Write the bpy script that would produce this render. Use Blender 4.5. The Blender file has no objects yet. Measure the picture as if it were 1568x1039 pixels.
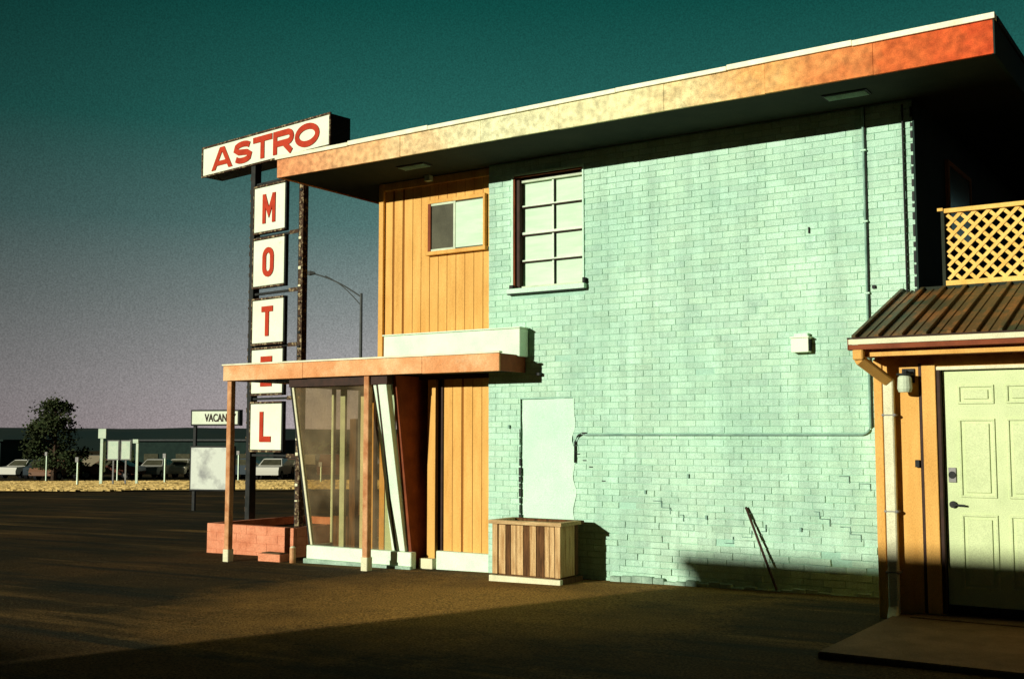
import bpy, bmesh, math, random
from mathutils import Vector, Matrix, noise
random.seed(7)
scene = bpy.context.scene
D2R = math.radians

# ------------------------------------------------------------------ materials
def nt(mat):
    mat.use_nodes = True
    t = mat.node_tree
    return t, t.nodes, t.links

def make_mat(name, c1, c2=None, scale=4.0, rough=0.7, bump=0.0, bscale=60.0, spec=0.10,
             lo=0.35, hi=0.65, stretch=(1, 1, 1), fine=0.13, metallic=0.0, c3=None, s3=1.0, lo3=.55, hi3=.7, attr=None, drip=0.0):
    m = bpy.data.materials.new(name)
    t, N, L = nt(m)
    b = N['Principled BSDF']
    b.inputs['Roughness'].default_value = rough
    b.inputs['Specular IOR Level'].default_value = spec
    b.inputs['Metallic'].default_value = metallic
    tc = N.new('ShaderNodeTexCoord'); mp = N.new('ShaderNodeMapping')
    mp.inputs['Scale'].default_value = stretch
    L.new(tc.outputs['Object'], mp.inputs['Vector'])
    def nz(sc, det=6, rg=.6, src=None):
        n = N.new('ShaderNodeTexNoise'); n.inputs['Scale'].default_value = sc
        n.inputs['Detail'].default_value = det; n.inputs['Roughness'].default_value = rg
        L.new(src or mp.outputs[0], n.inputs['Vector']); return n.outputs['Fac']
    def mr(s, a, bb, x=0., y=1.):
        r = N.new('ShaderNodeMapRange'); r.inputs[1].default_value = a; r.inputs[2].default_value = bb
        r.inputs[3].default_value = x; r.inputs[4].default_value = y
        L.new(s, r.inputs[0]); return r.outputs[0]
    def mix(f, a, bb, mode='MIX'):
        x = N.new('ShaderNodeMix'); x.data_type = 'RGBA'; x.blend_type = mode
        if isinstance(f, (int, float)): x.inputs[0].default_value = f
        else: L.new(f, x.inputs[0])
        for i, v in ((6, a), (7, bb)):
            if isinstance(v, tuple): x.inputs[i].default_value = (*v[:3], 1)
            else: L.new(v, x.inputs[i])
        return x.outputs[2]
    def grey(f):
        g = N.new('ShaderNodeCombineColor')
        for i in range(3): L.new(f, g.inputs[i])
        return g.outputs[0]
    col = tuple(c1)
    if c2 is not None:
        col = mix(mr(nz(scale), lo, hi), tuple(c1), tuple(c2))
    if c3 is not None:
        col = mix(mr(nz(s3, 8, .7), lo3, hi3), col, tuple(c3))
    if drip > 0:
        m2 = N.new('ShaderNodeMapping'); m2.inputs['Scale'].default_value = (5, 5, .35); L.new(tc.outputs['Object'], m2.inputs['Vector'])
        col = mix(1.0, col, grey(mr(nz(1.5, 6, .65, m2.outputs[0]), .38, .68, 1.0, 1 - drip)), 'MULTIPLY')
    if fine > 0:
        col = mix(1.0, col, grey(mr(nz(110, 2, .8), .3, .7, 1 - fine * 1.6, 1 + fine)), 'MULTIPLY')
    if attr:
        a = N.new('ShaderNodeAttribute'); a.attribute_name = attr
        col = mix(1.0, col, a.outputs['Color'], 'MULTIPLY')
    if isinstance(col, tuple): b.inputs['Base Color'].default_value = (*col[:3], 1)
    else: L.new(col, b.inputs['Base Color'])
    if bump > 0:
        bp = N.new('ShaderNodeBump'); bp.inputs['Strength'].default_value = bump
        bp.inputs['Distance'].default_value = 0.01
        L.new(nz(bscale, 8, .7), bp.inputs['Height']); L.new(bp.outputs[0], b.inputs['Normal'])
    return m

M = {}
M['brick'] = make_mat('mint_painted_brick', (.58, .85, .62), (.45, .73, .53), .9, .75, .7, 40, c3=(.33, .56, .41), s3=2.6, lo3=.56, hi3=.82, fine=.20, attr='bv', drip=.22)
M['mortar'] = make_mat('mint_mortar', (.40, .66, .49), (.29, .52, .38), 3, .9, .6, 80)
M['conduit'] = make_mat('conduit_paint', (.16, .30, .23), (.28, .46, .35), 5, .6)
M['crack'] = make_mat('crack_shadow', (.10, .19, .15), (.22, .38, .30), 9, .9)
M['plaster'] = make_mat('smooth_mint_plaster', (.62, .88, .65), (.52, .80, .58), 1.6, .75, .4, 30, fine=.16)
M['orange'] = make_mat('orange_siding_paint', (.80, .46, .12), (.66, .35, .08), 2.5, .65, .3, 40, stretch=(3, 3, .5), c3=(.48, .22, .04), s3=5, lo3=.60, hi3=.85, fine=.20)
M['orange_dk'] = make_mat('siding_groove', (.28, .11, .02), rough=.9)
M['redbrown'] = make_mat('red_brown_paint_and_shade', (.26, .07, .025), (.17, .045, .018), 5, .7, .3, 40)
M['cream'] = make_mat('cream_paint', (.80, .78, .50), (.64, .64, .40), 5, .6, .3, 40, fine=.16)
M['white'] = make_mat('mint_white_paint', (.78, .92, .68), (.64, .82, .60), 4, .6, .3, 40, fine=.15)
M['flash'] = make_mat('roof_edge_flashing', (.88, .90, .62), (.68, .66, .42), 5, .45, .2, 30, spec=.3)
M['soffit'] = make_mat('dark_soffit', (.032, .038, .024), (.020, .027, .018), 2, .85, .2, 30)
M['dark'] = make_mat('dark_metal_and_shade', (.016, .020, .018), (.032, .033, .028), 12, .55, .2, 30)
M['darkwood'] = make_mat('dark_frame_and_shade', (.032, .020, .013), (.055, .028, .018), 10, .6)
M['signface'] = make_mat('sign_face_enamel', (.80, .88, .66), (.70, .80, .58), 2.2, .4, .1, 30, c3=(.46, .44, .25), s3=6, lo3=.64, hi3=.85, fine=.14)
M['signred'] = make_mat('sign_letter_red', (.50, .05, .018), (.38, .035, .012), 6, .5)
M['rust'] = make_mat('rusty_steel', (.06, .035, .02), (.44, .36, .19), 18, .8, .5, 40, lo=.50, hi=.68)
M['redbrick'] = make_mat('salmon_block', (.80, .34, .18), (.60, .21, .10), 5, .85, .9, 30, fine=.26)
M['post'] = make_mat('porch_post_paint', (.66, .37, .17), (.42, .17, .06), 6, .6, .3, 50, fine=.18)
M['wood1'] = make_mat('weathered_wood_light', (.74, .52, .24), (.42, .24, .09), 5, .8, .6, 30, stretch=(6, 6, .6), fine=.3)
M['wood2'] = make_mat('weathered_wood_dark', (.17, .08, .028), (.06, .03, .012), 6, .85, .6, 30, stretch=(6, 6, .6), fine=.2)
M['woodcap'] = make_mat('weathered_wood_cap', (.66, .48, .23), (.38, .23, .09), 7, .8, .6, 30, stretch=(.8, 6, 6), fine=.3)
M['paleframe'] = make_mat('pale_window_frame', (.60, .70, .48), (.46, .55, .38), 6, .5)
M['curtain'] = make_mat('window_blind', (.62, .82, .58), (.52, .72, .50), 3, .6, stretch=(1, 1, 6), fine=.15)
M['darkglass'] = make_mat('dark_window_pane', (.10, .10, .06), (.06, .06, .035), 3, .15, spec=.5)
M['door'] = make_mat('cream_door_paint', (.62, .72, .38), (.54, .64, .33), 4, .5, .1, 60, fine=.13)
M['lattice'] = make_mat('lattice_paint', (.88, .60, .16), (.74, .44, .09), 8, .6)
M['metalroof'] = make_mat('ribbed_roof_metal', (.05, .07, .035), (.15, .085, .028), 2.2, .5, .15, 20, spec=.2, c3=(.34, .14, .035), s3=2.5, lo3=.50, hi3=.66)
M['shade'] = make_mat('dark_green_wall_and_shade', (.022, .042, .032), (.016, .03, .024), 3, .9)
M['grass'] = make_mat('dry_grass_blades', (.78, .58, .22), (.54, .38, .12), 1.2, .95, .8, 8, fine=.2)
M['hill'] = make_mat('hill_scrub', (.016, .040, .036), (.030, .048, .036), .04, 1.0, fine=0)
M['leaf'] = make_mat('tree_foliage', (.024, .042, .015), (.046, .054, .019), 2.0, .9, attr='bv', fine=0)
M['bark'] = make_mat('tree_bark', (.08, .05, .03), (.04, .03, .02), 8, .95, .5, 20)
M['tyre'] = make_mat('tyre_rubber', (.015, .015, .015), rough=.9)
M['concrete'] = make_mat('worn_concrete', (.22, .14, .07), (.13, .085, .04), 3, .9, .5, 40, fine=.28)
M['foundation'] = make_mat('foundation_concrete', (.42, .60, .44), (.20, .30, .22), 5, .9, .6, 25, fine=.2)
M['galv'] = make_mat('galvanised_steel', (.30, .30, .27), (.22, .22, .20), 6, .5)
M['lamp_steel'] = make_mat('lamp_pole_steel', (.10, .11, .10), (.07, .08, .075), 6, .6)
M['reader'] = make_mat('faded_reader_board', (.68, .74, .62), (.25, .26, .25), 1.6, .5, lo=.5, hi=.7)
M['lobby'] = make_mat('lobby_floor', (.10, .06, .03), (.06, .04, .02), 5, .6)

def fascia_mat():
    m = bpy.data.materials.new('faded_fascia_paint_and_glare'); t, N, L = nt(m); b = N['Principled BSDF']
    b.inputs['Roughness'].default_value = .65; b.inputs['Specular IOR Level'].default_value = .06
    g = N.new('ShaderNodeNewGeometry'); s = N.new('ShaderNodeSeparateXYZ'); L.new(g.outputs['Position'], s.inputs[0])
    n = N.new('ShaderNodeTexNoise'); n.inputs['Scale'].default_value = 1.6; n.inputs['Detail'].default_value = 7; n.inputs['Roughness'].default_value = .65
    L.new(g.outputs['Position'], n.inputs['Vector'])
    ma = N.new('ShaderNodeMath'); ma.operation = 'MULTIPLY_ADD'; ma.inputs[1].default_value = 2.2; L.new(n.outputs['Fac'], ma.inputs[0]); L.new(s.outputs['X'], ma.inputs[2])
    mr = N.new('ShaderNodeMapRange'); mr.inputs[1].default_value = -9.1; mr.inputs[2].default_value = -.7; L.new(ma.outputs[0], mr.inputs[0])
    r = N.new('ShaderNodeValToRGB'); e = r.color_ramp.elements  # bright cream glare on the middle stretch is painted into this ramp
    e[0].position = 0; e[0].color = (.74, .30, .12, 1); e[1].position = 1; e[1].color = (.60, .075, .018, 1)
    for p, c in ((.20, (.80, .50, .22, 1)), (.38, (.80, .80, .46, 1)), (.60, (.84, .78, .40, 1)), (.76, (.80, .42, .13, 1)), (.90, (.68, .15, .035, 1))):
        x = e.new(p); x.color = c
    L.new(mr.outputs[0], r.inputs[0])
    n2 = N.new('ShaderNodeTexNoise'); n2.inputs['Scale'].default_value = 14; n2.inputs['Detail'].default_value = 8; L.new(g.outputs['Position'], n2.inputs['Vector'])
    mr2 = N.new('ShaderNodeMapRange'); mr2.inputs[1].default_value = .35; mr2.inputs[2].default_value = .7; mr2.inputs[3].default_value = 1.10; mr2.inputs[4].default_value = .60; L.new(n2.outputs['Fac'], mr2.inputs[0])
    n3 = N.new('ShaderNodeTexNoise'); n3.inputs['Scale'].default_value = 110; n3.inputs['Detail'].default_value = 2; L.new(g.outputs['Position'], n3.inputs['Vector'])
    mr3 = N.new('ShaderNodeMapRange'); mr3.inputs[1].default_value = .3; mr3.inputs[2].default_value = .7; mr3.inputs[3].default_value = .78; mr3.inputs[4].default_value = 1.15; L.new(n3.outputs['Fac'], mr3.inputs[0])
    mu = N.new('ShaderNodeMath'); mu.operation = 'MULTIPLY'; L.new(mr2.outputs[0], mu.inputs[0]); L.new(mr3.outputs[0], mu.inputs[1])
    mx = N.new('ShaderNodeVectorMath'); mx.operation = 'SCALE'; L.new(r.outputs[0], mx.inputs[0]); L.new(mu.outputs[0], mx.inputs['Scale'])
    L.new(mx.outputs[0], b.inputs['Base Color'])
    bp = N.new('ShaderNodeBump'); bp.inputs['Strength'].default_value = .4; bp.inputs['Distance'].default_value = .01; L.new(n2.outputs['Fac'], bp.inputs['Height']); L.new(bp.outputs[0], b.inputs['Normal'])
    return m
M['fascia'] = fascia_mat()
M['fascia2'] = make_mat('canopy_fascia_paint', (.80, .42, .18), (.66, .28, .10), 3, .6, .3, 40, c3=(.82, .64, .34), s3=2, lo3=.5, hi3=.75, fine=.20, spec=.06)

def glass_mat():
    m = bpy.data.materials.new('window_glass'); t, N, L = nt(m)
    N.remove(N['Principled BSDF']); out = N['Material Output']
    tr = N.new('ShaderNodeBsdfTransparent'); tr.inputs[0].default_value = (.88, .80, .62, 1)
    gl = N.new('ShaderNodeBsdfGlossy'); gl.inputs['Roughness'].default_value = .02
    df = N.new('ShaderNodeBsdfDiffuse'); df.inputs[0].default_value = (.50, .38, .20, 1)
    fr = N.new('ShaderNodeFresnel'); fr.inputs[0].default_value = 1.7
    m1 = N.new('ShaderNodeMixShader'); L.new(fr.outputs[0], m1.inputs[0]); L.new(tr.outputs[0], m1.inputs[1]); L.new(gl.outputs[0], m1.inputs[2])
    tc = N.new('ShaderNodeTexCoord'); n = N.new('ShaderNodeTexNoise'); n.inputs['Scale'].default_value = 2.5; L.new(tc.outputs['Object'], n.inputs[0])
    mr = N.new('ShaderNodeMapRange'); mr.inputs[1].default_value = .3; mr.inputs[2].default_value = .7; mr.inputs[3].default_value = .05; mr.inputs[4].default_value = .24; L.new(n.outputs['Fac'], mr.inputs[0])
    m2 = N.new('ShaderNodeMixShader'); L.new(mr.outputs[0], m2.inputs[0]); L.new(m1.outputs[0], m2.inputs[1]); L.new(df.outputs[0], m2.inputs[2])
    L.new(m2.outputs[0], out.inputs[0]); return m
M['glass'] = glass_mat()

def asphalt_mat():
    m = bpy.data.materials.new('dusty_asphalt_and_sun_patch'); t, N, L = nt(m); b = N['Principled BSDF']
    b.inputs['Roughness'].default_value = .95; b.inputs['Specular IOR Level'].default_value = .04
    g = N.new('ShaderNodeNewGeometry')
    def nz(sc, det=6, rg=.6, st=None, rot=0):
        v = g.outputs['Position']
        if st:
            mp = N.new('ShaderNodeMapping'); mp.inputs['Scale'].default_value = st; mp.inputs['Rotation'].default_value = (0, 0, rot); L.new(v, mp.inputs[0]); v = mp.outputs[0]
        n = N.new('ShaderNodeTexNoise'); n.inputs['Scale'].default_value = sc; n.inputs['Detail'].default_value = det; n.inputs['Roughness'].default_value = rg
        L.new(v, n.inputs[0]); return n.outputs['Fac']
    def mr(s, a, bb, x=0., y=1.):
        r = N.new('ShaderNodeMapRange'); r.inputs[1].default_value = a; r.inputs[2].default_value = bb; r.inputs[3].default_value = x; r.inputs[4].default_value = y
        L.new(s, r.inputs[0]); return r.outputs[0]
    def mth(op, a, bb):
        x = N.new('ShaderNodeMath'); x.operation = op
        for i, v in ((0, a), (1, bb)):
            if isinstance(v, (int, float)): x.inputs[i].default_value = v
            else: L.new(v, x.inputs[i])
        return x.outputs[0]
    def mix(f, a, bb, mode='MIX'):
        x = N.new('ShaderNodeMix'); x.data_type = 'RGBA'; x.blend_type = mode
        if isinstance(f, (int, float)): x.inputs[0].default_value = f
        else: L.new(f, x.inputs[0])
        for i, v in ((6, a), (7, bb)):
            if isinstance(v, tuple): x.inputs[i].default_value = (*v, 1)
            else: L.new(v, x.inputs[i])
        return x.outputs[2]
    c = mix(mr(nz(.35, 8, .65), .4, .65), (.034, .030, .014), (.085, .052, .018))
    c = mix(mr(nz(.5, 6, .6, (.25, 2.2, 1), D2R(12)), .55, .68), c, (.22, .135, .042))
    c = mix(mr(nz(.9, 6, .6, (.2, 3., 1), D2R(-4)), .50, .62, 0, .85), c, (.018, .023, .015))
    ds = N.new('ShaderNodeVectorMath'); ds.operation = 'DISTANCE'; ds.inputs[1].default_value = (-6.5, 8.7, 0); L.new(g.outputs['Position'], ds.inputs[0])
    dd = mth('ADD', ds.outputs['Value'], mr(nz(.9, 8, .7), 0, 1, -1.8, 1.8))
    c = mix(mr(dd, .7, 3.0, .75, 0), c, (.46, .245, .055))  # golden sunlit patch painted into the ground colour
    f = mr(nz(50, 4, .8), .35, .72, .05, 2.3)
    gg = N.new('ShaderNodeCombineColor')
    for i in range(3): L.new(f, gg.inputs[i])
    c = mix(1., c, gg.outputs[0], 'MULTIPLY')
    vo = N.new('ShaderNodeTexVoronoi'); vo.inputs['Scale'].default_value = 7; L.new(g.outputs['Position'], vo.inputs['Vector'])
    c = mix(mr(vo.outputs['Distance'], .04, .08, 1, 0), c, (.22, .15, .06))
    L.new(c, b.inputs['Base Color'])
    bp = N.new('ShaderNodeBump'); bp.inputs['Strength'].default_value = 1.0; bp.inputs['Distance'].default_value = .015
    L.new(nz(38, 6, .75), bp.inputs['Height']); L.new(bp.outputs[0], b.inputs['Normal'])
    return m
M['asphalt'] = asphalt_mat()

# ------------------------------------------------------------------ mesh helpers
def link(o, parent=None):
    scene.collection.objects.link(o)
    if parent is not None:
        o.parent = parent
        o.matrix_parent_inverse = Matrix.Translation(parent.location).inverted()
    return o

def empty(name, loc):
    e = bpy.data.objects.new(name, None); e.location = loc; e.empty_display_size = .3
    scene.collection.objects.link(e); return e

class MB:
    def __init__(s, name, parent=None, T=None):
        s.name = name; s.v = []; s.f = []; s.mi = []; s.mats = []; s.cols = []; s.parent = parent; s.T = T
    def m(s, key):
        mt = M[key]
        if mt not in s.mats: s.mats.append(mt)
        return s.mats.index(mt)
    def poly(s, pts, faces, key, col=(1, 1, 1)):
        o = len(s.v); s.v += [tuple(p) for p in pts]; k = s.m(key)
        for f in faces:
            s.f.append([o + i for i in f]); s.mi.append(k); s.cols.append(col)
    def box(s, x0, x1, y0, y1, z0, z1, key, col=(1, 1, 1)):
        s.poly([(x0, y0, z0), (x1, y0, z0), (x1, y1, z0), (x0, y1, z0), (x0, y0, z1), (x1, y0, z1), (x1, y1, z1), (x0, y1, z1)],
               [(3, 2, 1, 0), (4, 5, 6, 7), (0, 1, 5, 4), (1, 2, 6, 5), (2, 3, 7, 6), (3, 0, 4, 7)], key, col)
    def prism(s, a, b, key, w, d, up=(0, 0, 1), col=(1, 1, 1)):
        a = Vector(a); b = Vector(b); t = (b - a).normalized(); u = Vector(up)
        if abs(t.dot(u)) > .95: u = Vector((0, 1, 0))
        p = t.cross(u).normalized(); q = p.cross(t).normalized()
        pts = []
        for c in (a, b):
            for i, j in ((-1, -1), (1, -1), (1, 1), (-1, 1)):
                pts.append(c + p * (i * w / 2) + q * (j * d / 2))
        s.poly(pts, [(0, 1, 2, 3), (7, 6, 5, 4), (0, 4, 5, 1), (1, 5, 6, 2), (2, 6, 7, 3), (3, 7, 4, 0)], key, col)
    def tube(s, pts, r, key, n=10):
        P = [Vector(p) for p in pts]; o = len(s.v); k = s.m(key)
        rr = r if isinstance(r, (list, tuple)) else [r] * len(P)
        for i, p in enumerate(P):
            t = (P[min(i + 1, len(P) - 1)] - P[max(i - 1, 0)]).normalized()
            u = Vector((0, 0, 1)) if abs(t.z) < .9 else Vector((1, 0, 0))
            a = t.cross(u).normalized(); b = t.cross(a).normalized()
            for j in range(n):
                an = 2 * math.pi * j / n
                s.v.append(tuple(p + a * (math.cos(an) * rr[i]) + b * (math.sin(an) * rr[i])))
        for i in range(len(P) - 1):
            for j in range(n):
                s.f.append([o + i * n + j, o + i * n + (j + 1) % n, o + (i + 1) * n + (j + 1) % n, o + (i + 1) * n + j]); s.mi.append(k); s.cols.append((1, 1, 1))
        s.f.append([o + j for j in range(n)]); s.mi.append(k); s.cols.append((1, 1, 1))
        s.f.append([o + (len(P) - 1) * n + j for j in reversed(range(n))]); s.mi.append(k); s.cols.append((1, 1, 1))
    def ribbon(s, pts, w, y, th, key, closed=False):
        P = [Vector((p[0], p[1])) for p in pts]; n = len(P); Lf = []; Rt = []
        for i in range(n):
            if closed: a = (P[i] - P[i - 1]).normalized(); b_ = (P[(i + 1) % n] - P[i]).normalized()
            else:
                a = (P[i] - P[i - 1]).normalized() if i else (P[1] - P[0]).normalized()
                b_ = (P[i + 1] - P[i]).normalized() if i < n - 1 else a
            t = (a + b_).normalized(); nn = Vector((-t.y, t.x)); k = w / 2 / max(.45, nn.dot(Vector((-a.y, a.x))))
            Lf.append(P[i] + nn * k); Rt.append(P[i] - nn * k)
        m_ = n if closed else n - 1
        for i in range(m_):
            j = (i + 1) % n
            q = [Lf[i], Lf[j], Rt[j], Rt[i]]
            s.poly([(c.x, y, c.y) for c in q] + [(c.x, y + th, c.y) for c in q], [(0, 1, 2, 3), (7, 6, 5, 4), (0, 4, 5, 1), (2, 6, 7, 3)] + ([] if closed else ([(3, 7, 4, 0)] if i == 0 else []) + ([(1, 5, 6, 2)] if i == n - 2 else [])), key)
    def build(s, bevel=0, smooth=False, fixn=True):
        me = bpy.data.meshes.new(s.name)
        vs = s.v if s.T is None else [tuple(s.T @ Vector(p)) for p in s.v]
        me.from_pydata(vs, [], s.f)
        for mt in s.mats: me.materials.append(mt)
        me.polygons.foreach_set('material_index', s.mi)
        ca = me.color_attributes.new('bv', 'FLOAT_COLOR', 'CORNER')
        d = []
        for p, c in zip(me.polygons, s.cols):
            for _ in p.loop_indices: d += [c[0], c[1], c[2], 1]
        ca.data.foreach_set('color', d)
        if smooth: me.polygons.foreach_set('use_smooth', [True] * len(me.polygons))
        me.update()
        if fixn:
            bm = bmesh.new(); bm.from_mesh(me); bmesh.ops.recalc_face_normals(bm, faces=bm.faces); bm.to_mesh(me); bm.free()
        o = bpy.data.objects.new(s.name, me); link(o, s.parent)
        if bevel:
            bv = o.modifiers.new('bevel', 'BEVEL'); bv.width = bevel; bv.segments = 1; bv.limit_method = 'ANGLE'
        return o

FW = Vector((-.5534, .8329, 0)); RT = Vector((.8329, .5534, 0))
def gz(x, y):
    z = .015 * (min(x, -2.) + 4.5) - .016 * max(0., y - 11)
    return max(z, -2.6)
def at(D, r):
    p = FW * D + RT * r; return Vector((p.x, p.y, gz(p.x, p.y)))

# ------------------------------------------------------------------ ground
def ground():
    xs = [-1600, -900, -500, -300, -200, -150, -120] + list(range(-100, -20, 5)) + list(range(-20, 8, 2)) + [-2, 10, 20, 40, 80, 200, 600, 1600]
    ys = [-1600, -600, -200, -80, -40, -20, -10, -5] + list(range(0, 24, 2)) + [11] + list(range(25, 130, 5)) + [150, 200, 300, 500, 900, 1600]
    xs = sorted(set(xs)); ys = sorted(set(ys))
    v = [(x, y, gz(x, y)) for y in ys for x in xs]; n = len(xs)
    f = [(j * n + i, j * n + i + 1, (j + 1) * n + i + 1, (j + 1) * n + i) for j in range(len(ys) - 1) for i in range(n - 1)]
    me = bpy.data.meshes.new('ground'); me.from_pydata(v, [], f); me.materials.append(M['asphalt'])
    o = bpy.data.objects.new('ground', me); link(o)
ground()

def strip(name, D0, D1, r0, r1, key, off=.05, wob=0., n=60):
    v = []; f = []
    for i in range(n + 1):
        r = r0 + (r1 - r0) * i / n
        for k, D in enumerate((D0, (D0 + D1) / 2, D1)):
            w = (noise.noise(Vector((r * .12, k * 9., 3))) * wob) if k != 1 else 0
            p = at(D + w, r); v.append((p.x, p.y, p.z + off))
    for i in range(n):
        for k in (0, 1):
            a = i * 3 + k; f.append((a, a + 3, a + 4, a + 1))
    me = bpy.data.meshes.new(name); me.from_pydata(v, [], f); me.materials.append(M[key])
    if me.polygons[0].normal.z < 0: me.flip_normals()
    o = bpy.data.objects.new(name, me); link(o); return o
strip('dry_grass', 49, 69, -75, 40, 'grass', .06, 3)

b = MB('grass_tufts')
for _ in range(42000):
    D = random.uniform(48, 69); r = random.uniform(-36, 6)
    if D < 51 and noise.noise(Vector((D * .4, r * .2, 1))) < 0: continue
    p = at(D, r); h = random.uniform(.03, .085)
    a = random.uniform(-.5, .5) + .6; w = random.uniform(.05, .16); dx = math.cos(a) * w; dy = math.sin(a) * w
    b.poly([(p.x - dx, p.y - dy, p.z + .05), (p.x + dx, p.y + dy, p.z + .05), (p.x + dx * .6, p.y + dy * .6, p.z + .06 + h), (p.x - dx * .7, p.y - dy * .7, p.z + .06 + h * .8)], [(0, 1, 2, 3)], 'grass')
b.build(fixn=False)

def hills():
    v = []; f = []; n = 240
    for i in range(n):
        a = 2 * math.pi * i / n
        h = 2.3 + .9 * noise.noise(Vector((math.cos(a) * 7, math.sin(a) * 7, 0))) + .5 * noise.noise(Vector((math.cos(a) * 30, math.sin(a) * 30, 4)))
        h2 = h + 2.2
        for R, z in ((300, -4), (330, h), (600, h2), (900, 0)):
            v.append((R * math.cos(a), R * math.sin(a), z))
    for i in range(n):
        j = (i + 1) % n
        for k in range(3): f.append((i * 4 + k, i * 4 + k + 1, j * 4 + k + 1, j * 4 + k))
    me = bpy.data.meshes.new('hills'); me.from_pydata(v, [], f); me.materials.append(M['hill'])
    me.polygons.foreach_set('use_smooth', [True] * len(me.polygons))
    link(bpy.data.objects.new('hills', me))
hills()

# ------------------------------------------------------------------ MOTEL BUILDING
motel = empty('motel_building', (-6, 11, 0))
WX0, WX1, WY = -7.64, -2.70, 11.0
ST = 4.75

def brick_wall():
    b = MB('brick_wall', motel)
    holes = [(-7.31, -6.33, 3.18, 4.60), (-7.19, -6.49, -.2, 1.95)]
    BL, BH, G = .203, .0675, .0055
    rows = int((ST + .15) / BH)
    for r in range(rows):
        z0 = -.12 + r * BH; z1 = min(z0 + BH - G, ST - .003)
        x = WX0 - (BL / 2 if r % 2 else 0) + random.uniform(-.012, .012)
        while x < WX1:
            bl = BL + random.uniform(-.008, .008)
            a = max(x, WX0 + .001); e = min(x + bl - G * random.uniform(.4, 1), WX1 - .001); x += bl
            segs = [(a, e)]
            for hx0, hx1, hz0, hz1 in holes:
                if z1 > hz0 and z0 < hz1:
                    ns = []
                    for s0, s1 in segs:
                        if s1 <= hx0 or s0 >= hx1: ns.append((s0, s1)); continue
                        if s0 < hx0: ns.append((s0, hx0))
                        if s1 > hx1: ns.append((hx1, s1))
                    segs = ns
            for s0, s1 in segs:
                if s1 - s0 < .02: continue
                rough = max(0, min(1, (1.35 - z0) / .8)) * max(0, min(1, (s0 + 6.6) / .8))
                rough *= .45 + .55 * (noise.noise(Vector((s0 * 1.3, z0 * 1.3, 2))) > -.1)
                j = .0014 + .006 * rough
                pr = random.uniform(0, .004) + rough * random.uniform(0, .015)
                if random.random() < .002 + .010 * rough: pr = -.010
                R = lambda: random.uniform(-j, j)
                c = .0025; yf = WY - pr
                fr = [(s0 + c + R(), yf + R() * .6, z0 + c + R()), (s1 - c + R(), yf + R() * .6, z0 + c + R()), (s1 - c + R(), yf + R() * .6, z1 - c + R()), (s0 + c + R(), yf + R() * .6, z1 - c + R())]
                mid = [(s0, yf + .0035, z0), (s1, yf + .0035, z0), (s1, yf + .0035, z1), (s0, yf + .0035, z1)]
                bk = [(s0, WY + .02, z0), (s1, WY + .02, z0), (s1, WY + .02, z1), (s0, WY + .02, z1)]
                k = random.uniform(.90, 1.05); k *= 1 - .08 * rough
                F = [(0, 1, 2, 3)]
                for q in range(4):
                    n = (q + 1) % 4; F.append((q, 4 + q, 4 + n, n)); F.append((4 + q, 8 + q, 8 + n, 4 + n))
                b.poly(fr + mid + bk, F, 'brick', (k, k, k * random.uniform(.98, 1.03)))
    b.build()
    m = MB('mortar_bed', motel)
    y = WY + .0045
    m.box(WX0, -7.31, y, WY + .2, -.3, ST, 'mortar'); m.box(-7.31, -6.33, y, WY + .2, 4.60, ST, 'mortar')
    m.box(-7.31, -6.33, y, WY + .2, 1.96, 3.18, 'mortar'); m.box(-6.33, WX1, y, WY + .2, -.3, ST, 'mortar')
    m.box(-7.31, -7.19, y, WY + .2, -.3, 1.96, 'mortar'); m.box(-6.49, -6.33, y, WY + .2, -.3, 1.96, 'mortar')
    m.build()
    p = MB('plastered_doorway', motel)
    nx, nz_ = 24, 50; X0, X1, Z0, Z1 = -7.19, -6.47, -.2, 1.955
    pts = []; fs = []
    for j in range(nz_ + 1):
        for i in range(nx + 1):
            u = i / nx; x = X0 + (X1 - X0) * u; z = Z0 + (Z1 - Z0) * j / nz_
            y = WY + .026 * (1 - u) - .008 * u + .007 * noise.noise(Vector((x * 6, 0, z * 6)))
            if u > .93: x += .05 * noise.noise(Vector((1, 5, z * 5)))
            pts.append((x, y, z))
    for j in range(nz_):
        for i in range(nx):
            a = j * (nx + 1) + i; fs.append((a, a + 1, a + nx + 2, a + nx + 1))
    p.poly(pts, fs, 'plaster'); p.build(smooth=True)
    d = MB('doorway_cracks_and_shadow', motel)
    z = 0.0
    while z < 1.62:
        h = random.uniform(.03, .11); w = random.uniform(.008, .026) if z < 1.25 else .006
        d.box(-7.2 - w / 2, -7.2 + w / 2 + random.uniform(0, .008), WY - .006, WY - .001, z, z + h, 'dark'); z += h + random.uniform(0, .03)  # ragged dark strip paints the recess shadow along the left edge
    d.box(-7.19, -6.6, WY - .006, WY - .001, 1.955, 1.961, 'conduit')
    for i, (x, z) in enumerate(((-6.44, 1.34), (-6.36, 1.27), (-6.28, 1.20), (-6.12, 1.05))):
        d.box(x, x + .04, WY - .012, WY - .006, z - .01, z, 'dark')
    for sx, sz, n, sg in ((-5.5, .85, 3, -1), (-4.7, .45, 3, 1), (-3.75, .8, 4, -1), (-3.5, 1.15, 3, -1)):
        x, z = sx, sz
        for _ in range(n):
            l = random.choice([.05, .1, .1]); d.box(x, x + l, WY - .019, WY - .012, z - .003, z + .003, 'crack')
            x += l; z2 = z + sg * .0675; d.box(x - .003, x + .003, WY - .019, WY - .012, min(z, z2), max(z, z2), 'crack'); z = z2
            if random.random() < .5: x += .1
    d.build()
brick_wall()

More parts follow.
